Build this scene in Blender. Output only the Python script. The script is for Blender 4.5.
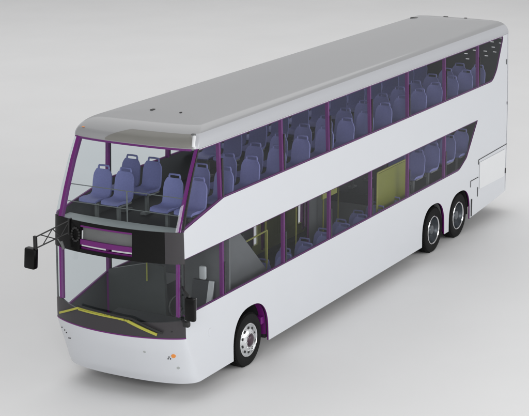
import bpy, bmesh, math, random
from mathutils import Vector, Matrix
from mathutils.geometry import delaunay_2d_cdt
random.seed(4)
S = bpy.context.scene
for o in list(bpy.data.objects): bpy.data.objects.remove(o)
R = math.radians

# ------------------------------------------------------------------ camera
cam_d = bpy.data.cameras.new('camera'); cam = bpy.data.objects.new('camera', cam_d)
S.collection.objects.link(cam); S.camera = cam
PIT, TH = 0.253, 0.497
cam.location = (-21.990, -14.801, 10.093)
d = Vector((math.cos(TH)*math.cos(PIT), math.sin(TH)*math.cos(PIT), -math.sin(PIT)))
cam.rotation_euler = d.to_track_quat('-Z', 'Y').to_euler()
cam_d.sensor_width = 36; cam_d.lens = 36*1691.6/529
cam_d.clip_start = .5; cam_d.clip_end = 1500

# ------------------------------------------------------------------ studio light
W = bpy.data.worlds.new('World'); S.world = W; W.use_nodes = True
nt = W.node_tree; nt.nodes.clear()
out = nt.nodes.new('ShaderNodeOutputWorld'); bg = nt.nodes.new('ShaderNodeBackground')
tc = nt.nodes.new('ShaderNodeTexCoord'); sp = nt.nodes.new('ShaderNodeSeparateXYZ'); cr = nt.nodes.new('ShaderNodeValToRGB')
nt.links.new(tc.outputs['Generated'], sp.inputs[0]); nt.links.new(sp.outputs['Z'], cr.inputs[0])
nt.links.new(cr.outputs[0], bg.inputs[0]); nt.links.new(bg.outputs[0], out.inputs[0])
e = cr.color_ramp.elements
e[0].position = 0.0; e[0].color = (.86, .86, .87, 1)
e[1].position = 1.0; e[1].color = (.33, .33, .335, 1)
q = e.new(.30); q.color = (.80, .80, .81, 1)
q = e.new(.60); q.color = (.50, .50, .505, 1)
bg.inputs[1].default_value = .74

def area(name, loc, target, sx, sy, power, col=(1, 1, 1)):
    l = bpy.data.lights.new(name, 'AREA'); l.shape = 'RECTANGLE'; l.size = sx; l.size_y = sy
    l.energy = power; l.color = col
    o = bpy.data.objects.new(name, l); S.collection.objects.link(o); o.location = loc
    o.rotation_euler = (Vector(target)-Vector(loc)).to_track_quat('-Z', 'Y').to_euler()
    return o
area('overhead_softbox', (26, 14, 33), (20, 8, 0), 62, 44, 8600)
area('front_softbox', (-16, -9, 9), (1, -1, 1.5), 8, 6, 1500)
area('side_softbox', (10, -26, 10), (8, -1, 1.5), 24, 7, 3000)

area('corner_highlight_lamp', (-9, -21, 5), (.3, -1.2, 1.5), 1.6, 8, 500)  # added unseen lamp, meant only to put a highlight on the front corner

S.view_settings.view_transform = 'Standard'; S.view_settings.look = 'None'
S.view_settings.exposure = 0; S.view_settings.gamma = 1
S.render.resolution_x = 1024; S.render.resolution_y = 805
S.render.engine = 'CYCLES'
S.cycles.transparent_max_bounces = 24; S.cycles.max_bounces = 10

# ------------------------------------------------------------------ materials
def mat(name, col, rough=.5, metal=0., coat=0., var=0., scale=6., bump=0., spec=.5):
    m = bpy.data.materials.new(name); m.use_nodes = True
    n = m.node_tree; b = n.nodes['Principled BSDF']
    b.inputs['Base Color'].default_value = (*col, 1); b.inputs['Roughness'].default_value = rough
    b.inputs['Metallic'].default_value = metal; b.inputs['Coat Weight'].default_value = coat
    b.inputs['Coat Roughness'].default_value = .06; b.inputs['Specular IOR Level'].default_value = spec
    if var or bump:
        t = n.nodes.new('ShaderNodeTexCoord'); no = n.nodes.new('ShaderNodeTexNoise')
        no.inputs['Scale'].default_value = scale; no.inputs['Detail'].default_value = 5
        n.links.new(t.outputs['Object'], no.inputs['Vector'])
        if var:
            mx = n.nodes.new('ShaderNodeMix'); mx.data_type = 'RGBA'
            mx.inputs['A'].default_value = (*[c*(1-var) for c in col], 1)
            mx.inputs['B'].default_value = (*[min(1, c*(1+var)) for c in col], 1)
            n.links.new(no.outputs[0], mx.inputs['Factor']); n.links.new(mx.outputs['Result'], b.inputs['Base Color'])
        if bump:
            bp = n.nodes.new('ShaderNodeBump'); bp.inputs['Strength'].default_value = bump; bp.inputs['Distance'].default_value = .01
            n.links.new(no.outputs[0], bp.inputs['Height']); n.links.new(bp.outputs[0], b.inputs['Normal'])
    return m
def glass(name, tint, ior=1.45, rough=.01):
    m = bpy.data.materials.new(name); m.use_nodes = True
    n = m.node_tree; n.nodes.clear()
    o = n.nodes.new('ShaderNodeOutputMaterial'); mx = n.nodes.new('ShaderNodeMixShader')
    tr = n.nodes.new('ShaderNodeBsdfTransparent'); gl = n.nodes.new('ShaderNodeBsdfGlossy'); fr = n.nodes.new('ShaderNodeFresnel')
    ge = n.nodes.new('ShaderNodeNewGeometry'); mm = n.nodes.new('ShaderNodeMath'); mm.operation = 'SUBTRACT'; mm.inputs[0].default_value = 1
    ml = n.nodes.new('ShaderNodeMath'); ml.operation = 'MULTIPLY'
    tr.inputs[0].default_value = (*tint, 1); gl.inputs[0].default_value = (.9, .93, .95, 1); gl.inputs['Roughness'].default_value = rough
    fr.inputs[0].default_value = ior
    n.links.new(ge.outputs['Backfacing'], mm.inputs[1]); n.links.new(mm.outputs[0], ml.inputs[0]); n.links.new(fr.outputs[0], ml.inputs[1])
    n.links.new(ml.outputs[0], mx.inputs[0]); n.links.new(tr.outputs[0], mx.inputs[1]); n.links.new(gl.outputs[0], mx.inputs[2])
    n.links.new(mx.outputs[0], o.inputs[0])
    return m
M = dict(
    paint=mat('white_body_paint', (.60, .618, .65), .32, 0, .35, .012, 1.5),
    roof=mat('roof_shade_paint', (.30, .303, .31), .34, .0, .4, .015, 1.2),  # body paint darkened: the dimmer light on the roof top is in this colour
    shoulder_lit=mat('lit_shoulder_paint', (.43, .44, .465), .36, 0, .3, .012, 1.5),  # lighter tone: the shoulder's highlight is painted into the colour
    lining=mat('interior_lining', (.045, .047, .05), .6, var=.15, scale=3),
    purple=mat('purple_frame', (.135, .005, .145), .42, var=.08, scale=9),
    purpled=mat('dark_purple_frame', (.12, .005, .125), .45, var=.08, scale=9),
    black=mat('black_rubber', (.012, .012, .012), .55, var=.2, scale=12),
    gloss=mat('black_gloss_panel', (.004, .004, .004), .22, spec=.2),
    base=mat('charcoal_front_panel', (.032, .029, .033), .4, var=.05),
    grey=mat('grey_plastic', (.13, .135, .135), .5, var=.1),
    lgrey=mat('light_grey_plastic', (.36, .38, .375), .5, var=.08),
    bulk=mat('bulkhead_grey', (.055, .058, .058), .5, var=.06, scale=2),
    pale=mat('pale_grey_vinyl', (.62, .64, .63), .5, var=.06),
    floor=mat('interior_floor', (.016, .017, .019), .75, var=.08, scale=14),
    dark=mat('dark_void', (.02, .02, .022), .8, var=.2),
    seat=mat('blue_seat_fabric', (.15, .155, .35), .62, var=.14, scale=30, bump=.15),
    seatd=mat('dark_blue_trim', (.05, .055, .12), .5, var=.1),
    yellow=mat('yellow_strip', (.40, .39, .05), .45, var=.12),
    olive=mat('olive_yellow_panel', (.19, .20, .018), .5, var=.08),
    dolive=mat('dark_olive_panel', (.30, .31, .10), .5, var=.12),
    rail=mat('yellow_olive_rail', (.30, .30, .06), .35, var=.05),
    tyre=mat('tyre_rubber', (.007, .007, .007), .8, spec=.2, var=.3, scale=25, bump=.3),
    rim=mat('polished_rim', (.74, .75, .76), .22, .75),
    rimd=mat('dull_rim', (.14, .155, .17), .32, .8),
    chrome=mat('bright_metal', (.85, .85, .86), .12, 1.),
    hub=mat('hub_dark', (.06, .035, .05), .4, .3),
    orange=mat('orange_marker_lens', (.75, .25, .03), .25, 0, .5),
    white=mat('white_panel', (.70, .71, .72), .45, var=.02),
    visor=mat('roof_visor_panel', (.20, .197, .18), .32, 0, .1, var=.06, scale=3),
    gside=glass('side_window_glass', (.86, .875, .90), 1.2),
    gfront=glass('windscreen_glass', (.91, .965, .97), 1.42),
)
fl = bpy.data.materials.new('studio_floor'); fl.use_nodes = True
n = fl.node_tree; b = n.nodes['Principled BSDF']; b.inputs['Roughness'].default_value = .55; b.inputs['Specular IOR Level'].default_value = .25
t = n.nodes.new('ShaderNodeTexCoord'); no = n.nodes.new('ShaderNodeTexNoise'); no.inputs['Scale'].default_value = .35; no.inputs['Detail'].default_value = 3
mx = n.nodes.new('ShaderNodeMix'); mx.data_type = 'RGBA'; mx.inputs['A'].default_value = (.77, .77, .768, 1); mx.inputs['B'].default_value = (.83, .83, .828, 1)
n.links.new(t.outputs['Object'], no.inputs['Vector']); n.links.new(no.outputs[0], mx.inputs['Factor']); n.links.new(mx.outputs['Result'], b.inputs['Base Color'])

# ------------------------------------------------------------------ mesh helpers
C = S.collection
def link(name, bm, mats, parent=None, smooth=None):
    me = bpy.data.meshes.new(name); bm.to_mesh(me); bm.free()
    for m in (mats if isinstance(mats, (list, tuple)) else [mats]): me.materials.append(M[m] if isinstance(m, str) else m)
    if smooth is not None:
        me.polygons.foreach_set('use_smooth', [True]*len(me.polygons)); me.set_sharp_from_angle(angle=R(smooth))
    o = bpy.data.objects.new(name, me); C.objects.link(o)
    if parent: o.parent = parent
    return o
def box(bm, c, s, rot=None, bev=0.):
    g = bmesh.ops.create_cube(bm, size=1)
    vs = g['verts']
    bmesh.ops.scale(bm, vec=s, verts=vs)
    if bev:
        es = list({e for v in vs for e in v.link_edges})
        r = bmesh.ops.bevel(bm, geom=es, offset=bev, segments=2, affect='EDGES', profile=.5)
        vs = list({v for f in r['faces'] for v in f.verts} | {v for v in vs if v.is_valid})
    if rot: bmesh.ops.rotate(bm, cent=(0, 0, 0), matrix=rot, verts=vs)
    bmesh.ops.translate(bm, vec=c, verts=vs)
def bar(bm, a, b, r, seg=8):
    a = Vector(a); b = Vector(b); L = (b-a).length
    g = bmesh.ops.create_cone(bm, cap_ends=True, segments=seg, radius1=r, radius2=r, depth=L)
    q = (b-a).to_track_quat('Z', 'Y').to_matrix().to_4x4()
    bmesh.ops.transform(bm, matrix=Matrix.Translation((a+b)/2) @ q, verts=g['verts'])
def beam(bm, a, b, w, h):
    a = Vector(a); b = Vector(b); L = (b-a).length
    g = bmesh.ops.create_cube(bm, size=1)
    bmesh.ops.scale(bm, vec=(w, h, L), verts=g['verts'])
    q = (b-a).to_track_quat('Z', 'Y').to_matrix().to_4x4()
    bmesh.ops.transform(bm, matrix=Matrix.Translation((a+b)/2) @ q, verts=g['verts'])
def pathtube(bm, pts, r, seg=8):
    pts = [Vector(p) for p in pts]; rings = []
    for i, p in enumerate(pts):
        t = (pts[min(i+1, len(pts)-1)]-pts[max(i-1, 0)]).normalized()
        qm = t.to_track_quat('Z', 'Y').to_matrix()
        rings.append([bm.verts.new(p+qm @ Vector((r*math.cos(k*2*math.pi/seg), r*math.sin(k*2*math.pi/seg), 0))) for k in range(seg)])
    for a, b in zip(rings, rings[1:]):
        for k in range(seg): bm.faces.new((a[k], a[(k+1) % seg], b[(k+1) % seg], b[k]))
    bm.faces.new(rings[0][::-1]); bm.faces.new(rings[-1])
def prism(bm, pts, axis, a, b):
    """polygon in 2-D extruded along an axis; axis y: pts=(x,z); axis x: pts=(y,z); axis z: pts=(x,y)"""
    def P(p, t): return (p[0], t, p[1]) if axis == 'y' else ((t, p[0], p[1]) if axis == 'x' else (p[0], p[1], t))
    A = [bm.verts.new(P(p, a)) for p in pts]; B = [bm.verts.new(P(p, b)) for p in pts]; N = len(pts)
    bm.faces.new(A); bm.faces.new(B[::-1])
    for i in range(N): bm.faces.new((A[i], B[i], B[(i+1) % N], A[(i+1) % N]))
    bmesh.ops.recalc_face_normals(bm, faces=bm.faces)
def inside(p, poly):
    c = False; n = len(poly)
    for i in range(n):
        a, b = poly[i], poly[i-1]
        if (a[1] > p[1]) != (b[1] > p[1]) and p[0] < (b[0]-a[0])*(p[1]-a[1])/(b[1]-a[1])+a[0]: c = not c
    return c
def lathe(bm, prof, y0, cx, cz, sgn, seg=48):
    """prof = [(radius, depth along the outward axis)] turned about the wheel axle"""
    rings = []
    for r, dd in prof:
        if r < 1e-5: rings.append([bm.verts.new((cx, y0+sgn*dd, cz))])
        else: rings.append([bm.verts.new((cx+r*math.cos(k*2*math.pi/seg), y0+sgn*dd, cz+r*math.sin(k*2*math.pi/seg))) for k in range(seg)])
    for a, b in zip(rings, rings[1:]):
        for k in range(seg):
            k2 = (k+1) % seg
            if len(a) == 1: bm.faces.new((a[0], b[k], b[k2]))
            elif len(b) == 1: bm.faces.new((a[k], a[k2], b[0]))
            else: bm.faces.new((a[k], a[k2], b[k2], b[k]))
    bmesh.ops.recalc_face_normals(bm, faces=bm.faces)

def panel(name, mats, outer, mapf, parent, holes=(), us=(), vs=(), thick=.03, smooth=38):
    """flat outline with holes, cut along grid lines, bent onto the body by mapf(u, v) -> (point, normal), given thickness inwards"""
    V = []; E = []
    def loop(p):
        s = len(V); V.extend(Vector(q) for q in p); E.extend((s+i, s+(i+1) % len(p)) for i in range(len(p)))
    loop(outer)
    for h in holes: loop(h)
    u0 = min(p[0] for p in outer); u1 = max(p[0] for p in outer); v0 = min(p[1] for p in outer); v1 = max(p[1] for p in outer)
    for u in us:
        if u0+1e-4 < u < u1-1e-4: s = len(V); V += [Vector((u, v0)), Vector((u, v1))]; E.append((s, s+1))
    for v in vs:
        if v0+1e-4 < v < v1-1e-4: s = len(V); V += [Vector((u0, v)), Vector((u1, v))]; E.append((s, s+1))
    vo, eo, fo = delaunay_2d_cdt(V, E, [], 0, 1e-5)[:3]
    bm = bmesh.new(); pn = [mapf(p[0], p[1]) for p in vo]
    top = [bm.verts.new(p) for p, _ in pn]
    F = []
    for f in fo:
        c = sum((vo[i] for i in f), Vector((0, 0)))/len(f)
        if inside(c, outer) and not any(inside(c, h) for h in holes):
            area2 = abs((vo[f[1]]-vo[f[0]]).cross(vo[f[2]]-vo[f[0]])) if len(f) == 3 else 1
            if area2 < 1e-9: continue
            ff = bm.faces.new([top[i] for i in f]); ff.normal_update()
            if ff.normal.dot(pn[f[0]][1]) < 0: ff.normal_flip()
            F.append(ff)
    if thick:
        idx = {v: i for i, v in enumerate(top)}
        bnd = [e for e in bm.edges if len(e.link_faces) == 1]
        low = {}
        for v in top:
            if v.link_faces: p, nn = pn[idx[v]]; low[v] = bm.verts.new(Vector(p)-Vector(nn)*thick)
        rim = [(e.verts[0], e.verts[1], e.link_faces[0]) for e in bnd]
        for f in list(F):
            g = bm.faces.new([low[v] for v in reversed(f.verts)]); g.material_index = 1 if isinstance(mats, (list, tuple)) and len(mats) > 1 else 0
        for a, b_, f in rim:
            vv = list(f.verts); i = vv.index(a)
            if vv[(i+1) % len(vv)] == b_: a, b_ = b_, a
            g = bm.faces.new((a, b_, low[b_], low[a]))
            g.material_index = 2 if isinstance(mats, (list, tuple)) and len(mats) > 2 else 0
    bmesh.ops.delete(bm, geom=[v for v in bm.verts if not v.link_faces], context='VERTS')
    return link(name, bm, mats, parent, smooth)
def rounded(pts, rad, seg=5):
    """round the corners of a polygon; rad = one radius or a list"""
    out = []; n = len(pts)
    for i, p in enumerate(pts):
        r = rad[i] if isinstance(rad, (list, tuple)) else rad
        p = Vector(p); a = Vector(pts[i-1])-p; b = Vector(pts[(i+1) % n])-p
        if r <= 0: out.append(tuple(p)); continue
        r = min(r, a.length*.45, b.length*.45)
        A = p+a.normalized()*r; B = p+b.normalized()*r
        for k in range(seg+1):
            t = k/seg; out.append(tuple((1-t)**2*A+2*t*(1-t)*p+t*t*B))
    return out

# ------------------------------------------------------------------ body surface
HW = 1.26; XR = 15.05
def interp(tab, z):
    if z <= tab[0][0]: return tab[0][1]
    for (a, va), (b, vb) in zip(tab, tab[1:]):
        if z <= b: t = (z-a)/(b-a); return va+(vb-va)*t
    return tab[-1][1]
def hw(z): return interp([(.3, 1.275), (.6, 1.27), (2.5, 1.26), (4.2, 1.205)], z)
FX = [(.3, .31), (.45, .22), (.7, .11), (.95, .0), (1.16, -.07), (1.6, -.045), (2.45, .02), (2.95, .05), (3.4, .25), (3.85, .48), (4.2, .70)]
DD = [(.3, .42), (.6, .34), (1.16, .13), (2.95, .12), (4.2, .13)]
BT = [(.3, .07), (.6, .13), (1.16, .25), (2.45, .16), (2.95, .14), (3.85, .08), (4.2, .05)]
def fx(z): return interp(FX, z)
def bb(z): return interp(BT, z)
def J(z): return fx(z)+bb(z)+interp(DD, z)
def ne(z): return interp([(.3, 2.9), (.6, 2.8), (1.16, 2.6)], z)
def front_raw(v, z, off=0.):
    s = 1 if v >= 0 else -1; th = abs(v)*math.pi/2; w = hw(z)
    sy = math.sin(th)**(2/ne(z)); cx = math.cos(th)**(2/ne(z)) if abs(v) < 1 else 0.
    return Vector((fx(z)+bb(z)*sy*sy+interp(DD, z)*(1-cx), s*w*sy, z))
def front(off=0.):
    def f(v, z):
        v = max(-1, min(1, v)); p = front_raw(v, z)
        a = front_raw(max(-1, v-.004), z); b = front_raw(min(1, v+.004), z)
        c = front_raw(v, z+.01); dd = front_raw(v, z-.01)
        nn = (b-a).cross(c-dd)
        th = abs(v)*math.pi/2; ref = Vector((-math.cos(th)-.05, math.sin(th)*(1 if v > 0 else -1), 0))
        if nn.dot(ref) < 0: nn = -nn
        nn.normalize(); return p+nn*off, nn
    return f
def vy(y, z=2.):
    s = 1 if y >= 0 else -1; a = min(1, abs(y)/hw(z)); return s*math.asin(a**(ne(z)/2))*2/math.pi
def side(s, off=0.):
    def f(x, z): return Vector((x, s*(hw(z)+off), z)), Vector((0, s, 0))
    return f
VG = sorted(set([vy(i*.1-1.2) for i in range(25)]+[k/60 for k in range(-60, 61) if abs(k) > 22]))
ZG = sorted(set([.3+.05*k for k in range(80)]))
ZS = [.45, .6, 2.5, 2.95, 3.4, 3.85]

bus = bpy.data.objects.new('double_decker_bus', None); C.objects.link(bus); bus.location = (0, 0, 0)
bus['label'] = 'long white double-decker coach with purple window frames and blue seats on the pale studio floor'
bus['category'] = 'bus'

# floor
bm = bmesh.new(); bmesh.ops.create_grid(bm, x_segments=2, y_segments=2, size=400)
fo = link('ground', bm, fl); fo['kind'] = 'structure'; fo['label'] = 'pale grey seamless studio floor'

ZLB, ZLT, ZUB, ZUT = 1.56, 2.51, 3.235, 4.19
PX = [1.56, 3.75, 5.59, 7.42, 9.23, 11.18, 13.1]
def arch(xa, xb, zt, z0=.30):
    cx = (xa+xb)/2; h = (xb-xa)/2; P = [(xb, z0)]
    for k in range(25):
        a = math.pi*k/24; c = math.cos(a)
        P.append((cx+h*math.copysign(abs(c)**.8, c), .46+(zt-.46)*math.sin(a)**.8))
    return P+[(xa, z0)]
def side_shell(s):
    jz = [.3, .45, .6, .7, .95, 1.16]
    outer = [(J(z), z) for z in jz]+[(J(1.18), 1.18), (J(2.0), 2.0), (J(2.45), 2.45), (J(2.95), 2.95), (J(3.4), 3.4), (J(3.85), 3.85), (J(4.2), 4.2)]
    outer += [(14.92, 4.2), (14.92, .47), (14.1, .40), (12.66, .315)]+arch(11.42, 12.65, 1.07)+arch(9.95, 11.17, 1.11)+arch(1.84, 3.10, 1.12)
    outer = outer[::-1]
    j1 = J(2.0)-.02
    if s < 0: low = [(j1, ZLB-.01), (11.96, ZLB), (12.40, 1.76), (13.02, ZLT), (j1, ZLT)]; lr = [0, .12, .05, .05, 0]
    else: low = [(j1, 1.20), (1.78, ZLB), (11.96, ZLB), (12.40, 1.76), (13.02, ZLT), (j1, ZLT)]; lr = [0, 0, .12, .05, .05, 0]
    if s > 0: low = [(j1, 1.20), (1.78, ZLB), (7.08, ZLB), (7.08, .55), (9.46, .55), (9.46, ZLB), (11.96, ZLB), (12.40, 1.76), (13.02, ZLT), (j1, ZLT)]; lr = [0]*6+[.12, .05, .05, 0]
    kx = PX[0]+.04 if s < 0 else 1.78
    up = [(J(2.98)-.02, 2.97), (kx, ZUB), (13.92, ZUB), (14.2, 3.46), (14.62, ZUT), (J(ZUT)+.01, ZUT-.004)]; ur = [0, 0, .15, .1, .12, 0]
    up = [(J(2.98)-.02, 2.97), (kx, ZUB), (13.92, ZUB), (14.2, 3.46), (14.62, ZUT), (J(ZUT)-.02, ZUT), (J(3.85)-.02, 3.85), (J(3.4)-.02, 3.4)]; ur = [0, 0, .15, .1, .12, 0, 0, 0]
    low = rounded(low, lr); up = rounded(up, ur)
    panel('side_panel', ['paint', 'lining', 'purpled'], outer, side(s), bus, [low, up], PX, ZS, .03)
    # purple surround of both window bands
    def ring(pts, wd):
        c = Vector((sum(p[0] for p in pts)/len(pts), sum(p[1] for p in pts)/len(pts))); out = []
        for i in range(len(pts)):
            p = Vector(pts[i]); a = (p-Vector(pts[i-1])); b_ = (Vector(pts[(i+1) % len(pts)])-p)
            a = a if a.length > 1e-6 else b_; a.normalize(); b_ = b_.normalized() if b_.length > 1e-6 else a
            nn = Vector((-(a.y+b_.y), a.x+b_.x))
            nn = nn.normalized() if nn.length > 1e-6 else Vector((0, 1))
            out.append(tuple(p+nn*wd))
        return out
    for pts in (low, up):
        inn = ring(pts, .022)
        lim = 11.93 if pts is low else 13.88
        inn = [(u-.12 if u < J(z_)+.08 else (u+.12 if u > lim else u), z_) for u, z_ in inn]
        panel('window_surround', 'purpled', pts, side(s, -.012), bus, [inn], PX, ZS, .03)
    return low, up
LOWN, UPN = side_shell(-1)
LOWF, UPF = side_shell(1)

def clip(poly, xa, xb):
    def cut(P, x, keep):
        o = []
        for i in range(len(P)):
            a, b_ = P[i-1], P[i]; ia, ib = keep(a[0]), keep(b_[0])
            if ia != ib: t = (x-a[0])/(b_[0]-a[0]); o.append((x, a[1]+t*(b_[1]-a[1])))
            if ib: o.append(b_)
        return o
    return cut(cut(list(poly), xa, lambda v: v >= xa-1e-9), xb, lambda v: v <= xb+1e-9)
for s, low, up in ((-1, LOWN, UPN), (1, LOWF, UPF)):
    px = PX if s < 0 else [1.78]+PX[1:]
    for poly, nb in ((low, 6), (up, 7)):
        cuts = [-1]+px[:nb]+[99]
        for a, b_ in zip(cuts, cuts[1:]):
            pc = clip(poly, a+.004 if a > 0 else a, b_-.004)
            pc = [pt for i, pt in enumerate(pc) if (Vector(pt)-Vector(pc[i-1])).length > 1e-4]
            w = panel('side_window', 'gside', pc, side(s, -.006), bus, (), (), ZS, 0, None)
        for x in px[:nb]:
            z0 = (ZLB if poly is low else ZUB)+.0; z1 = ZLT if poly is low else ZUT
            hi = min(z1, max(p_[1] for p_ in clip(poly, x-.01, x+.01)))
            zz = min(p_[1] for p_ in clip(poly, x-.01, x+.01))
            bm = bmesh.new()
            n_ = 8
            for i in range(1):
                a = Vector((x, s*(hw(zz)-.05), zz)); b2 = Vector((x, s*(hw(hi)-.05), hi))
                beam(bm, a, b2, .052, .06)
            pl = link('window_pillar', bm, 'purple', bus)
            # black seal behind the pillar
            bm = bmesh.new()
            l0 = .45 if poly is low else .55
            beam(bm, (x+.048, s*(hw(zz)-.045), zz+.02), (x+.048, s*(hw(zz+.4)-.045), zz+(hi-zz)*(l0+.15)), .04, .075)
            link('rubber_seal', bm, 'black', pl)

# ------------------------------------------------------------------ front end
def vx(x, z, s):
    """parameter on the corner where the front surface reaches this x"""
    lo, hi = 0., 1.
    for _ in range(40):
        m_ = (lo+hi)/2
        if front_raw(m_, z).x < x: lo = m_
        else: hi = m_
    return s*lo
F0 = front()
panel('front_bumper', ['paint', 'lining'], [(-1, .3), (1, .3), (1, 1.165), (-1, 1.165)], F0, bus, (), VG, ZG, .04)
vb = .965
panel('purple_trim', 'purple', [(-vb, 1.165), (vb, 1.165), (vb, 1.185), (-vb, 1.185)], front(.003), bus, (), VG, (), .03)
# white body corners behind the black front, both sides
for s in (-1, 1):
    for z0, z1, nm in ((1.165, 1.50, 'corner_panel'), (ZLT+.0, 2.95, 'corner_panel')):
        if s > 0 and z0 < 2: z1 = 1.2
        a, b_ = sorted((s*vb, s*1.))
        panel(nm, ['paint', 'lining'], [(a, z0), (b_, z0), (b_, z1), (a, z1)], F0, bus, (), VG, ZG, .04)
# charcoal base panel under the windscreen
panel('windscreen_base', ['base', 'lining'], [(-vb, 1.185), (vb, 1.185), (vb, 1.50), (vy(1.1), 1.56), (vy(.9), 1.50), (vy(.5), 1.44), (vy(-.5), 1.42), (vy(-1.05), 1.46), (-vb, 1.50)], F0, bus, (), VG, ZG, .03)
# lower windscreen
panel('lower_windscreen', 'gfront', [(-vb, 1.50), (vy(-1.05), 1.46), (vy(-.5), 1.42), (vy(.5), 1.44), (vy(.9), 1.50), (vy(1.1), 1.56), (vb, 1.50), (vb, 2.43), (-vb, 2.43)], front(-.004), bus, (), VG, ZG, 0)
# corner glass between windscreen and side window
for s in (-1, 1):
    a, b_ = sorted((s*vb, s*1.)); z0 = 1.50 if s < 0 else 1.2
    panel('corner_seal', 'black', [(a, z0), (b_, z0), (b_, ZLT), (a, ZLT)], front(-.002), bus, (), VG, ZG, .03)
# destination band
by0, by1 = .62, -.42
panel('band_cover', 'gloss', [(vy(by0), 2.43), (vb, 2.43), (vb, 2.95), (vy(by0), 2.95)], front(.004), bus, (), VG, ZG, .05)
panel('band_cover', 'gloss', [(vy(-.98), 2.43), (vy(by1), 2.43), (vy(by1), 2.95), (vy(-.98), 2.95)], front(.004), bus, (), VG, ZG, .05)
panel('band_corner_cover', 'base', [(-vb, 2.43), (vy(-.982), 2.43), (vy(-.982), 2.95), (-vb, 2.95)], front(.002), bus, (), VG, ZG, .05)
panel('band_lower_strip', 'gloss', [(vy(by1)+.002, 2.43), (vy(by0)-.002, 2.43), (vy(by0)-.002, 2.49), (vy(by1)+.002, 2.49)], front(0), bus, (), VG, ZG, .05)
panel('display_frame', 'purple', [(vy(by1)+.002, 2.565), (vy(by0)-.002, 2.565), (vy(by0)-.002, 2.65), (vy(by1)+.002, 2.65)], front(-.006), bus, (), VG, ZG, .06)
panel('display_frame', 'purple', [(vy(by1)+.002, 2.86), (vy(by0)-.002, 2.86), (vy(by0)-.002, 2.888), (vy(by1)+.002, 2.888)], front(-.006), bus, (), VG, ZG, .06)
panel('display_screen', 'grey', [(vy(by1)+.01, 2.645), (vy(by0)-.01, 2.645), (vy(by0)-.01, 2.855), (vy(by1)+.01, 2.855)], front(-.06), bus, (), VG, ZG, .02)
panel('band_upper_strip', 'gloss', [(vy(by1)+.002, 2.89), (vy(by0)-.002, 2.89), (vy(by0)-.002, 2.95), (vy(by1)+.002, 2.95)], front(0), bus, (), VG, ZG, .05)
# upper windscreen + purple frame
def PF(name, pts, w, off=-.03, mats='purple', parent=bus):
    """square-section frame member along the front surface"""
    bm = bmesh.new(); f = front(off)
    P = [f(vy(y, z), z)[0] for y, z in pts]
    for a, b_ in zip(P, P[1:]): beam(bm, a, b_, w, w*.8)
    return link(name, bm, mats, parent)
panel('upper_windscreen', 'gfront', [(-1, 2.955), (1, 2.955), (1, 4.19), (-1, 4.19)], front(-.004), bus, (), VG, ZG, 0)
for s in (-1, 1):
    yp = 1.185 if s < 0 else 1.09
    PF('windscreen_pillar', [(s*yp, z) for z in (2.95, 3.2, 3.4, 3.6, 3.85, 4.0, 4.2)], .062 if s < 0 else .08, -.03)
    PF('windscreen_pillar', [(s*(yp-.01 if s < 0 else 1.09), z) for z in (1.54, 1.7, 2.0, 2.45)], .055 if s < 0 else .07, -.03)
    # toothed black gasket along the raked pillar
    bm = bmesh.new(); f = front(-.01)
    if s > 0: bm.free(); continue
    for i in range(17):
        z = 3.0+i*.07; p = f(s*.93, z)[0]; box(bm, p, (.035, .02, .035))
    for i in range(8): beam(bm, f(s*.925, 3.0+i*.15)[0], f(s*.925, 3.0+(i+1)*.15)[0], .035, .03)
    link('toothed_gasket', bm, 'black', bus)
PF('windscreen_header', [(y*.1, 4.195) for y in range(-11, 12)], .05, -.03)
PF('windscreen_header', [(y*.1, 2.50) for y in range(-11, 12)], .045, -.06)

# ------------------------------------------------------------------ roof
def outline(z, N=64):
    """closed plan loop at a height: front from far corner to near corner, then the rear"""
    pts = []
    for i in range(N+1): pts.append(front_raw(1-2*i/N, z))
    w = hw(z)
    for i in range(1, 30): pts.append(Vector((J(z)+(14.9-J(z))*i/30, -w, z)))
    for i in range(N//2+1):
        th = math.pi*i/(N//2); c = math.cos(th); s_ = math.sin(th)
        pts.append(Vector((14.9+.15*abs(s_)**.6, -w*(1 if c > 0 else -1)*abs(c)**.6, z)))
    for i in range(1, 30): pts.append(Vector((14.9-(14.9-J(z))*i/30, w, z)))
    return pts
bm = bmesh.new(); base = outline(4.19); rings = []
prof = []
for k in range(11):
    a = k/10*math.pi/2; prof.append((1-math.cos(a), math.sin(a)))
for ins, up_ in prof:
    rg = []
    for p in base:
        y = p.y*(1-ins*.27/1.205)
        fr = max(0., 1-(p.x-.65)/7.); rr = max(0., (p.x-8)/7.)
        x = p.x+ins*(.62*fr)-ins*.28*rr
        rg.append(bm.verts.new((x, y, 4.19+.015+.30*up_)))
    rings.append(rg)
for k in range(1, 7):
    sc = 1-k/7*.96; rg = []
    for v in rings[10]:
        rg.append(bm.verts.new((7.8+(v.co.x-7.8)*(1-(1-sc)*.12), v.co.y*sc, 4.505+.045*(1-sc*sc))))
    rings.append(rg)
for k, (a, b_) in enumerate(zip(rings, rings[1:])):
    for i in range(len(a)):
        j = (i+1) % len(a); f = bm.faces.new((a[i], a[j], b_[j], b_[i]))
        if k < 5 and not 6 <= i < 57: f.material_index = 2  # painted-in highlight along the side shoulder
bm.faces.new(rings[-1])
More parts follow.
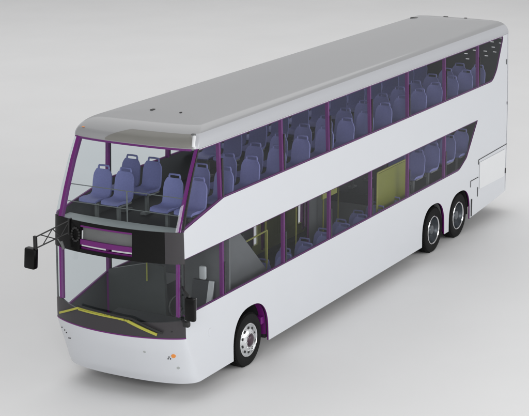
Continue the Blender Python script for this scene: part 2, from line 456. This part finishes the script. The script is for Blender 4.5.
# ceiling under the roof
cl = [bm.verts.new((v.co.x*.995+.03, v.co.y*.97, 4.17)) for v in rings[0]]
for i in range(len(cl)):
    j = (i+1) % len(cl); f = bm.faces.new((rings[0][j], rings[0][i], cl[i], cl[j])); f.material_index = 0
bmesh.ops.recalc_face_normals(bm, faces=bm.faces)
f = bm.faces.new(cl); f.material_index = 1
f.normal_update()
if f.normal.z > 0: f.normal_flip()
roof = link('roof', bm, ['roof', 'lining', 'shoulder_lit'], bus, 40)
def roof_pt(x, y, lift=.004):
    """height of the finished roof skin, by casting straight down on its vertices"""
    best = None
    dg = roof.data
    from mathutils.bvhtree import BVHTree
    global _bvh
    try: _bvh
    except NameError: _bvh = BVHTree.FromPolygons([v.co for v in dg.vertices], [p.vertices for p in dg.polygons])
    h = _bvh.ray_cast(Vector((x, y, 8)), Vector((0, 0, -1)))
    return h[0]+h[1]*lift, h[1]
# olive-grey recessed visor panel across the roof front
def visor_pt(y, t):
    x = .74+.10*t*1.6+.05*(abs(y)/1.1)**2
    return roof_pt(x, y, .006)[0]
def roof_front(y, deg, off=.006):
    a = R(deg); p = front_raw(vy(y, 4.19), 4.19)
    return Vector((p.x+(1-math.cos(a))*.62-off*.6, p.y*(1-(1-math.cos(a))*.27/1.205), 4.205+.30*math.sin(a)+off*.6))
bm = bmesh.new(); NY = 40; NT = 6; G = []
for i in range(NY+1):
    y = .50-1.62*i/NY
    top = 42*min(1, .05+i/NY/.28)**.6*min(1, .55+(1-i/NY)/.03)
    G.append([bm.verts.new(roof_front(y, 1+(top-1)*k/NT)) for k in range(NT+1)])
for a, b_ in zip(G, G[1:]):
    for k in range(NT): bm.faces.new((a[k], a[k+1], b_[k+1], b_[k]))
bmesh.ops.recalc_face_normals(bm, faces=bm.faces)
vz = link('visor_panel', bm, 'visor', roof, 40)
bm = bmesh.new(); pathtube(bm, [roof_front(-1.135, dg_, .0) for dg_ in (6, 12, 18, 24, 30, 36)], .028, 12); link('corner_highlight', bm, 'white', vz, 40)  # added white tube, modelling the bright highlight on the roof's front corner
bm = bmesh.new(); box(bm, roof_front(-1.115, 42, .0), (.05, .07, .03), None, .008); link('visor_bolt', bm, 'grey', vz)
def cap_on_roof(name, x, y, sx, sy, m, h=.012):
    bm = bmesh.new(); p, nn = roof_pt(x, y, 0); box(bm, p, (sx, sy, h*2), None, .004)
    link(name, bm, m, roof)
for x, y, sx, sy in ((1.81, .26, .10, .05), (1.82, -.29, .05, .03), (14.2, .86, .10, .16), (14.95-.2, .30, .08, .10), (14.75, -.2, .06, .06)):
    cap_on_roof('roof_vent', x, y, sx, sy, 'black')
cap_on_roof('roof_marker', .86, 1.02, .05, .05, 'orange', .006)

# ------------------------------------------------------------------ rear end with ventilation slots
slots = [(-.13, 3.63), (-.17, 3.51), (-.34, 3.73), (-.61, 3.73), (-.64, 3.62), (-.78, 3.96), (-.81, 3.84), (-.85, 3.73), (-.99, 4.07), (-1.0, 3.95)]
def rear(u, z):
    th = (u+1)/2*math.pi; c = math.cos(th); s_ = math.sin(th)
    return Vector((14.9+.15*abs(s_)**.6, -hw(z)*(1 if c > 0 else -1)*abs(c)**.6, z)), Vector((1, 0, 0))
def ru(y): return 2*math.acos(max(-1, min(1, (1 if -y > 0 else -1)*(abs(y)/1.22)**(1/.6))))/math.pi-1
panel('rear_panel', ['paint', 'lining'], [(-1, .45), (1, .45), (1, 4.2), (-1, 4.2)], rear, bus,
      [[(ru(y-.045), z-.009), (ru(y+.045), z-.009), (ru(y+.045), z+.009), (ru(y-.045), z+.009)] for y, z in slots], [k/24 for k in range(-24, 25)], ZS, .03)

# ------------------------------------------------------------------ side details (near side)
def on_side(name, m, pts, off=.002, th=.004, par=bus):
    return panel(name, m, pts, side(-1, off+th), par, (), (), ZS, th, None)
gr = on_side('engine_grille_panel', 'white', [(13.20, .88), (14.78, .85), (14.80, 1.50), (13.18, 1.50)], .004, .012)
def dashes(name, a, b_, n_, par, w=.012, fill=1.02):
    fill = 1.02 if n_ > 1 else 1.
    bm = bmesh.new(); a = Vector(a); b_ = Vector(b_)
    for i in range(n_):
        p = a.lerp(b_, i/n_); q = a.lerp(b_, (i+fill)/n_)
        L = (q-p).length; c = (p+q)/2; ang = math.atan2(q[1]-p[1], q[0]-p[0])
        box(bm, (c[0], -(hw(c[1])+.006), c[1]), (L, .012, w), Matrix.Rotation(-ang, 3, 'Y'))
    link(name, bm, 'black', par)
dashes('hatch_seam', (13.12, 1.57), (14.90, 1.60), 14, bus)
dashes('hatch_seam', (13.12, 1.57), (13.12, 1.46), 1, bus, fill=1)
dashes('hatch_seam', (12.66, 1.17), (13.12, 1.17), 4, bus)
dashes('hatch_seam', (12.66, 1.17), (12.66, 1.03), 1, bus, fill=1)
dashes('hatch_seam', (13.10, .94), (13.10, .72), 1, bus, fill=1)
dashes('hatch_seam', (12.74, .74), (12.74, .34), 1, bus, .05, fill=1)
dashes('hatch_seam', (14.86, 1.02), (14.86, .9), 1, bus, .05, fill=1)
dashes('body_mark', (14.80, 3.62), (14.80, 3.5), 1, bus, fill=1)
dashes('body_mark', (14.84, 2.62), (14.84, 2.55), 1, bus, fill=1)
# fuel flap
bm = bmesh.new(); 
fp = panel('service_flap', 'paint', rounded([(1.02, .98), (1.12, .98), (1.12, 1.12), (1.02, 1.12)], .03), side(-1, .006), bus, (), (), (), .006)

# orange marker light and front dots
def on_front(y, z, off=.0): return front(off)(vy(y, z), z)
def front_disc(name, y, z, r, m, th=.02, par=bus):
    p, nn = on_front(y, z); bm = bmesh.new()
    g = bmesh.ops.create_cone(bm, cap_ends=True, segments=24, radius1=r, radius2=r*.85, depth=th)
    q = nn.to_track_quat('Z', 'Y').to_matrix().to_4x4()
    bmesh.ops.transform(bm, matrix=Matrix.Translation(p) @ q, verts=g['verts'])
    return link(name, bm, m, par, 40)
front_disc('marker_light', -1.055, .855, .042, 'orange')
for y, z in ((-.985, .835), (-1.0, .80), (-.965, .80)): front_disc('sensor', y, z, .012, 'black')
for y, z in ((1.14, 1.0), (1.06, .975), (1.02, .94), (.95, .85), (.99, .84)): front_disc('sensor', y, z, .013, 'black')
front_disc('tow_eye_cover', -1.08, .62, .03, 'lgrey', .006)
front_disc('tow_eye_cover', -.60, .90, .025, 'lgrey', .006)

# ------------------------------------------------------------------ wipers: yellow blades with black arms
def wiper(a, mid, b_, black_off):
    f = front(.035); w = link('wiper', bmesh.new(), 'yellow', bus)
    bm = w.data
    bm2 = bmesh.new(); N = 14
    def seg(p, q, n_, wd, sc=1.):
        for i in range(n_):
            y0 = p[0]+(q[0]-p[0])*i/n_; z0 = p[1]+(q[1]-p[1])*i/n_
            y1 = p[0]+(q[0]-p[0])*(i+sc)/n_; z1 = p[1]+(q[1]-p[1])*(i+sc)/n_
            beam(bm2, f(vy(y0, z0), z0)[0], f(vy(y1, z1), z1)[0], wd, .02)
    return seg, bm2, w
def strip(name, pts, wd, off, m, n_=8, fill=1., par=bus, dz=0.):
    bm = bmesh.new(); f = front(off)
    for p, q in zip(pts, pts[1:]):
        for i in range(n_):
            y0 = p[0]+(q[0]-p[0])*i/n_; z0 = p[1]+(q[1]-p[1])*i/n_+dz
            y1 = p[0]+(q[0]-p[0])*(i+fill)/n_; z1 = p[1]+(q[1]-p[1])*(i+fill)/n_+dz
            beam(bm, f(vy(y0, z0), z0)[0], f(vy(y1, z1), z1)[0], .02, wd)
    return link(name, bm, m, par)
w1 = strip('wiper_blade', [(1.10, 1.29), (.60, 1.50), (.10, 1.485)], .035, .03, 'yellow', 6, 1.02)
strip('blade_clip', [(.60, 1.475), (-.30, 1.455)], .025, .04, 'yellow', 12, 1.02, w1)
w2 = strip('wiper_blade', [(-.37, 1.435), (-.86, 1.25)], .045, .03, 'yellow', 6, 1.02)
w2b = strip('wiper_blade', [(.10, 1.485), (-.38, 1.435)], .03, .03, 'yellow', 8, .8)
strip('wiper_arm', [(.60, 1.535), (.10, 1.52), (-.46, 1.485), (-.95, 1.285)], .035, .05, 'black', 8, 1.05, w2)
front_disc('wiper_pivot', -1.08, 1.30, .014, 'black')

# ------------------------------------------------------------------ mirrors
# long truss arm with mirror housing, far side corner
bm = bmesh.new(); x0 = -.12
A = Vector((.20, 1.06, 2.76)); A2 = Vector((.20, 1.06, 2.62))
tip = Vector((-.30, 1.32, 2.66)); 
y_in, y_out = .98, 1.46
def mp(y, z, x=None): return Vector((x if x is not None else .10-.42*(y-.6)/.6*.6, y, z))
P_in_t = Vector((.12, .84, 2.93)); P_in_b = Vector((.12, .86, 2.72)); P_out_t = Vector((-.3, 1.24, 2.69)); P_out_b = Vector((-.3, 1.24, 2.50))
bar(bm, P_in_t, P_out_t, .012); bar(bm, P_in_b, P_out_b, .012)
for t0, t1 in ((.0, .25), (.5, .25), (.5, .78)):
    bar(bm, P_in_t.lerp(P_out_t, t0), P_in_b.lerp(P_out_b, t1), .009)
bar(bm, P_in_t.lerp(P_out_t, .85), P_in_b.lerp(P_out_b, .4), .009)
box(bm, P_out_t.lerp(P_out_b, .5), (.05, .06, .24), None, .01)
box(bm, P_in_t.lerp(P_in_b, .5)+Vector((.02, 0, 0)), (.10, .03, .27), None, .01)
m1 = link('mirror_arm', bm, 'black', bus)
bm = bmesh.new()
box(bm, (-.3, 1.335, 2.325), (.13, .21, .36), Matrix.Rotation(R(4), 3, 'X'), .03)
mh = link('mirror_housing', bm, 'gloss', bus, 40)
bm = bmesh.new(); box(bm, (-.232, 1.335, 2.325), (.008, .17, .30), Matrix.Rotation(R(4), 3, 'X'), .003); link('mirror_glass', bm, 'chrome', mh)
bm = bmesh.new(); bar(bm, P_in_b.lerp(P_out_b, .35), (0.02, .93, 2.50), .009); box(bm, (0.02, .925, 2.52), (.04, .045, .14), Matrix.Rotation(R(-20), 3, 'X'), .01)
link('kerb_mirror', bm, 'grey', bus)
# round mount plate on the black cover
bm = bmesh.new()
for k in range(14):
    a = k*2*math.pi/14
    p, _ = on_front(.70+.085*math.cos(a), 2.72+.11*math.sin(a), .012); box(bm, p, (.03, .035, .035), None, .006)
link('mirror_mount', bm, 'black', bus)
# near-side mirror, close to the A pillar
bm = bmesh.new()
box(bm, (.14, -1.45, 1.74), (.10, .19, .40), None, .035)
mh = link('mirror_housing', bm, 'gloss', bus, 40)
bm = bmesh.new(); box(bm, (.197, -1.45, 1.76), (.008, .15, .32), None, .003); link('mirror_glass', bm, 'chrome', mh)
bm = bmesh.new(); pathtube(bm, [(.25, -1.24, 2.05), (.16, -1.33, 2.02), (.14, -1.42, 1.96), (.14, -1.45, 1.90), (.14, -1.45, 1.58), (.14, -1.40, 1.52), (.18, -1.33, 1.48), (.25, -1.24, 1.48)], .022)
if 0: pathtube(bm, [(.25, -1.24, 1.48), (.18, -1.33, 1.48), (.14, -1.40, 1.52), (.14, -1.44, 1.58)], .022)
link('mirror_arm', bm, 'black', bus)
bm = bmesh.new(); box(bm, (.16, -1.36, 1.47), (.09, .12, .10), None, .03); link('kerb_mirror', bm, 'black', bus, 40)

# ------------------------------------------------------------------ wheels
def wheel(x, s, kind, z=.49, parent=bus):
    q = .965 if kind == 'front' else 1.
    yo = s*(HW-.05)                       # outer tyre face
    w = bpy.data.objects.new('wheel', None); C.objects.link(w); w.parent = parent; w.location = (x, yo, z); w.scale = (q, 1, q); w.location.z = .49*q
    def L(name, bm, m, sm=35): o = link(name, bm, m, w, sm); return o
    bm = bmesh.new()
    lathe(bm, [(.300, -.26), (.40, -.27), (.47, -.25), (.49, -.22), (.49, -.04), (.478, -.012), (.45, .002), (.40, .006), (.345, -.002), (.305, -.02), (.300, -.05)], 0, 0, 0, s, 64)
    for k in range(64):      # tread blocks
        a = k*2*math.pi/64
        for yy in (-.06, -.13, -.20):
            box(bm, (.491*math.cos(a), s*yy, .491*math.sin(a)), (.03, .05, .022), Matrix.Rotation(-a+math.pi/2, 3, 'Y') @ Matrix.Rotation(math.pi/2, 3, 'Y'))
    L('tyre', bm, 'tyre')
    if kind == 'front':
        bm = bmesh.new()
        lathe(bm, [(.306, -.03), (.312, -.006), (.300, .004), (.288, -.008), (.278, -.055), (.255, -.05), (.235, -.02), (.17, .022), (.135, .030), (.128, .03), (.12, .01)], 0, 0, 0, s, 60)
        rim = L('rim', bm, 'rim', 30)
        for k in range(10):
            a = (k+.5)*2*math.pi/10; bm = bmesh.new()
            g = bmesh.ops.create_cone(bm, cap_ends=True, segments=14, radius1=.028, radius2=.028, depth=.012)
            bmesh.ops.rotate(bm, cent=(0, 0, 0), matrix=Matrix.Rotation(math.pi/2, 3, 'X'), verts=g['verts'])
            bmesh.ops.translate(bm, vec=(.225*math.cos(a), -s*.006*0+s*-.008, .225*math.sin(a)), verts=g['verts'])
            link('vent_hole', bm, 'black', w)
        bm = bmesh.new(); lathe(bm, [(.12, .01), (.10, .035), (.085, .05), (.06, .058), (.04, .06), (0, .06)], 0, 0, 0, s, 32); L('hub', bm, 'hub')
        rn = .15; dn = .03
    else:
        bm = bmesh.new()
        lathe(bm, [(.306, -.03), (.312, -.006), (.300, .004), (.285, -.012)], 0, 0, 0, s, 60); L('rim', bm, 'chrome', 30)
        bm = bmesh.new()
        lathe(bm, [(.285, -.012), (.272, -.10), (.25, -.15), (.19, -.165), (.15, -.14), (.13, -.12), (.12, -.08), (.095, -.04), (.05, -.03), (0, -.03)], 0, 0, 0, s, 60); L('rim_dish', bm, 'rimd', 30)
        for k in range(10):
            a = (k+.5)*2*math.pi/10; bm = bmesh.new()
            g = bmesh.ops.create_cone(bm, cap_ends=True, segments=14, radius1=.026, radius2=.026, depth=.012)
            bmesh.ops.rotate(bm, cent=(0, 0, 0), matrix=Matrix.Rotation(math.pi/2, 3, 'X'), verts=g['verts'])
            bmesh.ops.translate(bm, vec=(.222*math.cos(a), s*-.153, .222*math.sin(a)), verts=g['verts'])
            link('vent_hole', bm, 'black', w)
        rn = .168; dn = -.145
    for k in range(10):
        a = k*2*math.pi/10; bm = bmesh.new()
        g = bmesh.ops.create_cone(bm, cap_ends=True, segments=6, radius1=.014, radius2=.011, depth=.04)
        bmesh.ops.rotate(bm, cent=(0, 0, 0), matrix=Matrix.Rotation(math.pi/2, 3, 'X'), verts=g['verts'])
        bmesh.ops.translate(bm, vec=(rn*math.cos(a), s*dn, rn*math.sin(a)), verts=g['verts'])
        link('wheel_nut', bm, 'chrome', w)
WX = [2.50, 10.73, 12.13]
for i, x in enumerate(WX):
    for s in (-1, 1): wheel(x, s, 'front' if i == 0 else 'rear')
# wheel housings: dark liners behind each arch with purple frame edge
def housing(x0, x1, zt, s, lip='black'):
    bm = bmesh.new(); ys = s*(HW-.05); yi = s*.60
    cx = (x0+x1)/2; hwid = (x1-x0)/2; P = []
    for k in range(19):
        a = math.pi*k/18; P.append((cx-hwid*math.copysign(abs(math.cos(a))**.8, math.cos(a)), .40+(zt-.40)*math.sin(a)**.8))
    o = [bm.verts.new((x, ys, z)) for x, z in P]; i_ = [bm.verts.new((x, yi, z)) for x, z in P]
    for k in range(18): bm.faces.new((o[k], o[k+1], i_[k+1], i_[k]))
    bm.faces.new(i_)
    link('wheel_housing', bm, 'dark', bus)
    bm = bmesh.new(); yo = s*(HW-.046)
    o2 = [bm.verts.new((x, yo, z)) for x, z in P]; o3 = [bm.verts.new((cx+(x-cx)*.975, s*(HW-.16), z-.012)) for x, z in P]
    for k in range(18): bm.faces.new((o2[k], o2[k+1], o3[k+1], o3[k]))
    link('arch_lip', bm, lip, bus)
for s in (-1, 1):
    housing(1.845, 3.115, 1.125, s, 'purpled'); housing(9.955, 11.165, 1.115, s, 'grey'); housing(11.425, 12.655, 1.085, s)
bm = bmesh.new(); box(bm, (3.02, -1.12, .68), (.12, .16, .13), None, .01); link('chassis_bracket', bm, 'purple', bus)
bm = bmesh.new(); box(bm, (11.32, -1.17, .62), (.05, .05, .60)); link('chassis_bracket', bm, 'purple', bus)

# ------------------------------------------------------------------ floors, ceilings, chassis
def deck(name, z, m, x0, x1, th=.06, w=1.19):
    bm = bmesh.new(); box(bm, ((x0+x1)/2, 0, z-th/2), (x1-x0, 2*w, th)); return link(name, bm, m, bus)
bm = bmesh.new()
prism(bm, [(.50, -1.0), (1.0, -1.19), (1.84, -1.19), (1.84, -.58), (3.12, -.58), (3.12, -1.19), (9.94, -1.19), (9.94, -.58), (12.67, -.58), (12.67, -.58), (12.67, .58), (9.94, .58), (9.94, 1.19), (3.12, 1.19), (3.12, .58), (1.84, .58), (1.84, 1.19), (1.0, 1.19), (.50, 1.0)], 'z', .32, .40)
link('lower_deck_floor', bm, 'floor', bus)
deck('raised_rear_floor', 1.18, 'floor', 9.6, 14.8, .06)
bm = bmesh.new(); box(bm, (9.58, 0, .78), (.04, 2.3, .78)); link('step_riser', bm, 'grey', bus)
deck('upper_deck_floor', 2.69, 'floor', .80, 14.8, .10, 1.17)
# front parcel shelf of the upper deck
bm = bmesh.new(); N = 24
o = []; i_ = []
for k in range(N+1):
    y = -1.15+2.30*k/N; p = front(-.03)(vy(y, 2.93), 2.93)[0]
    o.append(p); i_.append(Vector((.80, y, 2.93)))
tv = [bm.verts.new(p) for p in o]; tw = [bm.verts.new(p.lerp(q, .58)) for p, q in zip(o, i_)]
for k in range(N): bm.faces.new((tv[k], tv[k+1], tw[k+1], tw[k]))
link('shelf_top', bm, 'lgrey', bus)
bm = bmesh.new()
tw = [bm.verts.new(p.lerp(q, .58)) for p, q in zip(o, i_)]; tx = [bm.verts.new(p.lerp(q, .58)-Vector((-.02, 0, .2))) for p, q in zip(o, i_)]
tz = [bm.verts.new((.95, p.y, 2.735)) for p in o]
for k in range(N): bm.faces.new((tw[k], tw[k+1], tx[k+1], tx[k])); bm.faces.new((tx[k], tx[k+1], tz[k+1], tz[k]))
link('shelf_back', bm, 'floor', bus)
# guard rails behind upper windscreen
bm = bmesh.new()
for z in (3.45, 3.15): bar(bm, (.49, -1.12, z), (.49, 1.12, z), .008)
for y in (-.05,): bar(bm, (.49, y, 2.93), (.49, y, 3.45), .012)
link('guard_rail', bm, 'grey', bus)

# engine bay block and chassis below
bm = bmesh.new(); box(bm, (13.75, 0, .82), (2.0, 2.2, .66)); link('engine_block', bm, 'dark', bus)
bm = bmesh.new()
for y in (-.45, .45): box(bm, (7.4, y, .27), (13, .12, .08))
for x in WX: bar(bm, (x, -1.0, .49), (x, 1.0, .49), .07)
link('chassis', bm, 'dark', bus)

# ------------------------------------------------------------------ seats
def seat_mesh(h=.95):
    """moulded shell, origin on the deck under the back edge, facing -x"""
    bm = bmesh.new(); rows = []
    # profile: (x, z, half width, thickness)
    prof = [(-.50, .40, .185, .05), (-.47, .435, .205, .06), (-.36, .44, .215, .07), (-.22, .425, .215, .07), (-.12, .43, .215, .07), (-.065, .47, .213, .06),
            (-.045, .56, .213, .055), (-.03, .66, .213, .05), (-.015, .74, .208, .05), (-.006, .79, .198, .045), (.0, .83, .175, .04), (.004, .862, .15, .035), (.008, .872, .135, .02)]
    k_ = h/.95
    for i, (x, z, w, t_) in enumerate(prof):
        nx = prof[min(i+1, len(prof)-1)]; pv = prof[max(i-1, 0)]
        tx, tz = nx[0]-pv[0], nx[1]-pv[1]; L = math.hypot(tx, tz) or 1
        nX, nZ = tz/L, -tx/L               # towards the back / underside
        ring = []
        M_ = 8
        for j in range(M_+1):
            u = -1+2*j/M_; dish = .022*(u*u)
            ring.append(bm.verts.new((x-nX*dish, w*u, (z-nZ*dish)*k_)))
        for j in range(M_, -1, -1):
            u = -1+2*j/M_; tt = t_*(1-.6*u**4)
            ring.append(bm.verts.new((x+nX*tt, w*u*.985, (z+nZ*tt)*k_)))
        rows.append(ring)
    for a, b_ in zip(rows, rows[1:]):
        for j in range(len(a)):
            q = (j+1) % len(a); bm.faces.new((a[j], b_[j], b_[q], a[q]))
    bm.faces.new(rows[0]); bm.faces.new(rows[-1][::-1])
    bmesh.ops.recalc_face_normals(bm, faces=bm.faces)
    bmesh.ops.scale(bm, vec=(1, .86, 1), verts=bm.verts)
    return bm
def handle_mesh():
    bm = bmesh.new()
    pathtube(bm, [(.02, -.105, .85), (.022, -.103, .90), (.024, -.095, .925), (.024, 0, .93), (.024, .095, .925), (.022, .103, .90), (.02, .105, .85)], .017)
    return bm
def leg_mesh():
    bm = bmesh.new(); box(bm, (-.22, 0, .19), (.06, .05, .38)); box(bm, (-.22, 0, .015), (.26, .12, .03)); box(bm, (-.22, 0, .37), (.34, .30, .03)); return bm
s0 = link('passenger_seat', seat_mesh(), 'seat', bus, 50)
h0 = link('grab_handle', handle_mesh(), 'seat', s0, 50); l0 = link('seat_leg', leg_mesh(), 'grey', s0)
first = True
def put_seat(x, y, z, dark=False):
    global first
    if first: o = s0; first = False
    else:
        o = s0.copy(); C.objects.link(o); o.parent = bus
        for c in (h0, l0): k = c.copy(); C.objects.link(k); k.parent = o
    o.location = (x, y, z)
ROWS = [1.17, 2.05, 2.97, 3.94, 4.88, 5.85, 6.75, 7.62, 8.50, 9.38, 10.25, 11.1, 12.0, 12.85, 13.6]
for r_ in ROWS:
    for y in (-1.0, -.54, .42, .86):
        if y > 0 and 2.5 < r_ < 4.5: continue
        put_seat(r_, y, 2.71)
for r_ in (10.25, 11.05, 11.95, 12.7):
    for y in (-1.0, -.54, .42, .86): put_seat(r_, y, 1.40)
for r_ in (4.25, 5.1, 5.9, 6.7, 7.5, 8.3, 9.1):
    put_seat(r_, -1.0, .62)
    put_seat(r_, -.54, .46)
bm = bmesh.new(); box(bm, (6.4, -.76, .44), (5.6, .86, .10)); link('seat_plinth', bm, 'floor', bus)
bm = bmesh.new(); box(bm, (11.6, 0, 1.29), (4.0, 2.3, .22)); link('seat_plinth', bm, 'floor', bus)

# ------------------------------------------------------------------ interior of the lower deck
# driver seat
ds = bpy.data.objects.new('driver_seat', None); C.objects.link(ds); ds.parent = bus; ds.location = (1.72, -.75, .75)
bm = bmesh.new(); box(bm, (0, 0, 1.09), (.07, .13, .24), None, .03); link('headrest', bm, 'pale', ds, 40)
bm = bmesh.new(); prism(bm, [(.0, .95), (.06, .95), (.02, .42), (-.10, .42)], 'y', -.20, .20); link('backrest', bm, 'lining', ds)
bm = bmesh.new(); prism(bm, [(-.01, .96), (.02, .96), (-.06, .60), (-.14, .40), (-.20, .40), (-.10, .62)], 'y', -.215, -.12); link('seat_belt', bm, 'pale', ds)
bm = bmesh.new(); box(bm, (-.25, 0, .42), (.5, .46, .12), None, .03); box(bm, (-.2, 0, .1), (.3, .3, .5)); link('cushion', bm, 'grey', ds, 40)
# dashboard
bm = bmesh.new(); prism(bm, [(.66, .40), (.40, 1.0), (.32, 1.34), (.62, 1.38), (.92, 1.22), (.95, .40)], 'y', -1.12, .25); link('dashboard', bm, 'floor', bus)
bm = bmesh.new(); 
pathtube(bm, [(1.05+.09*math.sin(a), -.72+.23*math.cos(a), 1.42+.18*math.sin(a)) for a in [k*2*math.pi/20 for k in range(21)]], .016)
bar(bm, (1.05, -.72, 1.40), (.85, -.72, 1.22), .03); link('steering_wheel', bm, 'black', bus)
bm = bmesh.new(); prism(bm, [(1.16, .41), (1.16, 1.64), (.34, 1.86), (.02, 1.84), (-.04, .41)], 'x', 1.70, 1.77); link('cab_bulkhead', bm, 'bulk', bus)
# partition behind the driver and staircase enclosure
bm = bmesh.new(); box(bm, (1.90, -.70, 1.5), (.04, .95, 2.2)); link('driver_partition', bm, 'grey', bus)
bm = bmesh.new(); prism(bm, [(1.94, 1.2), (1.94, 2.44), (2.62, 2.40), (3.72, 1.38), (3.9, 1.2)], 'y', -.92, -.90)
link('stair_panel', bm, 'grey', bus)
bm = bmesh.new()
for k in range(7): box(bm, (2.7+k*.22, -.5, 2.45-k*.28), (.25, .62, .04))
link('stair_treads', bm, 'floor', bus)
for s in (-1, 1):
    bm = bmesh.new(); prism(bm, [(s*.50, .40), (s*.50, 1.22), (s*1.19, 1.22), (s*1.19, 1.15), (s*.575, 1.15), (s*.575, .40)], 'x', 1.80, 3.16); box(bm, (1.785, s*.86, .80), (.03, .70, .84)); box(bm, (3.175, s*.86, .80), (.03, .70, .84)); link('wheel_box', bm, 'lining', bus)
bm = bmesh.new(); bar(bm, (2.75, -.62, 1.92), (4.25, -.62, 1.96), .016); bar(bm, (4.25, -.62, 1.96), (4.25, -.62, .8), .016); link('handrail', bm, 'rail', bus)
bm = bmesh.new(); box(bm, (1.765, 1.20, 1.15), (.065, .05, .80)); link('inner_post', bm, 'purple', bus)
bm = bmesh.new(); bar(bm, (1.66, .34, 1.55), (1.66, .34, 1.90), .014); link('grab_pole', bm, 'rail', bus)
for x, y in ((5.34, 0), (7.8, 0), (8.7, .1), (6.6, 0)):
    bm = bmesh.new(); bar(bm, (x, y, .40), (x, y, 2.67), .017); link('grab_pole', bm, 'rail', bus)
bm = bmesh.new(); box(bm, (8.98, -.98, 1.73), (1.42, .03, .98)); pn_ = link('yellow_partition', bm, 'olive', bus)
bm = bmesh.new()
for a, b_ in (((8.26, 2.24), (9.7, 2.24)), ((8.26, 1.2), (8.26, 2.24)), ((9.7, 1.2), (9.7, 2.24))): bar(bm, (a[0], -.98, a[1]), (b_[0], -.98, b_[1]), .018)
link('partition_frame', bm, 'rail', pn_)
SIGNS = ((6.02, .18), (6.42, .26))
for x, w_ in SIGNS:
    bm = bmesh.new(); box(bm, (x, -.9, 2.33), (w_, .03, .26)); link('hanging_sign', bm, 'olive', bus)
bm = bmesh.new(); box(bm, (7.88, .15, 1.55), (.9, .04, 1.9)); link('door_screen', bm, 'grey', bus)
bm = bmesh.new(); bar(bm, (7.41, .15, .6), (7.41, .15, 2.6), .02); link('screen_post', bm, 'purple', bus)
# middle door on the far side: two dark leaves with narrow gaps of light
dr = bpy.data.objects.new('passenger_door', None); C.objects.link(dr); dr.parent = bus; dr.location = (8.2, 1.24, .5)
for xa, xb in ((7.27, 8.15), (8.16, 9.06)):
    bm = bmesh.new(); box(bm, ((xa+xb)/2-8.2, 0, 1.0), (xb-xa, .04, 1.98)); link('door_leaf', bm, 'dolive', dr)
bm = bmesh.new(); box(bm, (-.0, 0, .1), (2.3, .05, .22)); link('door_frame', bm, 'dolive', dr)
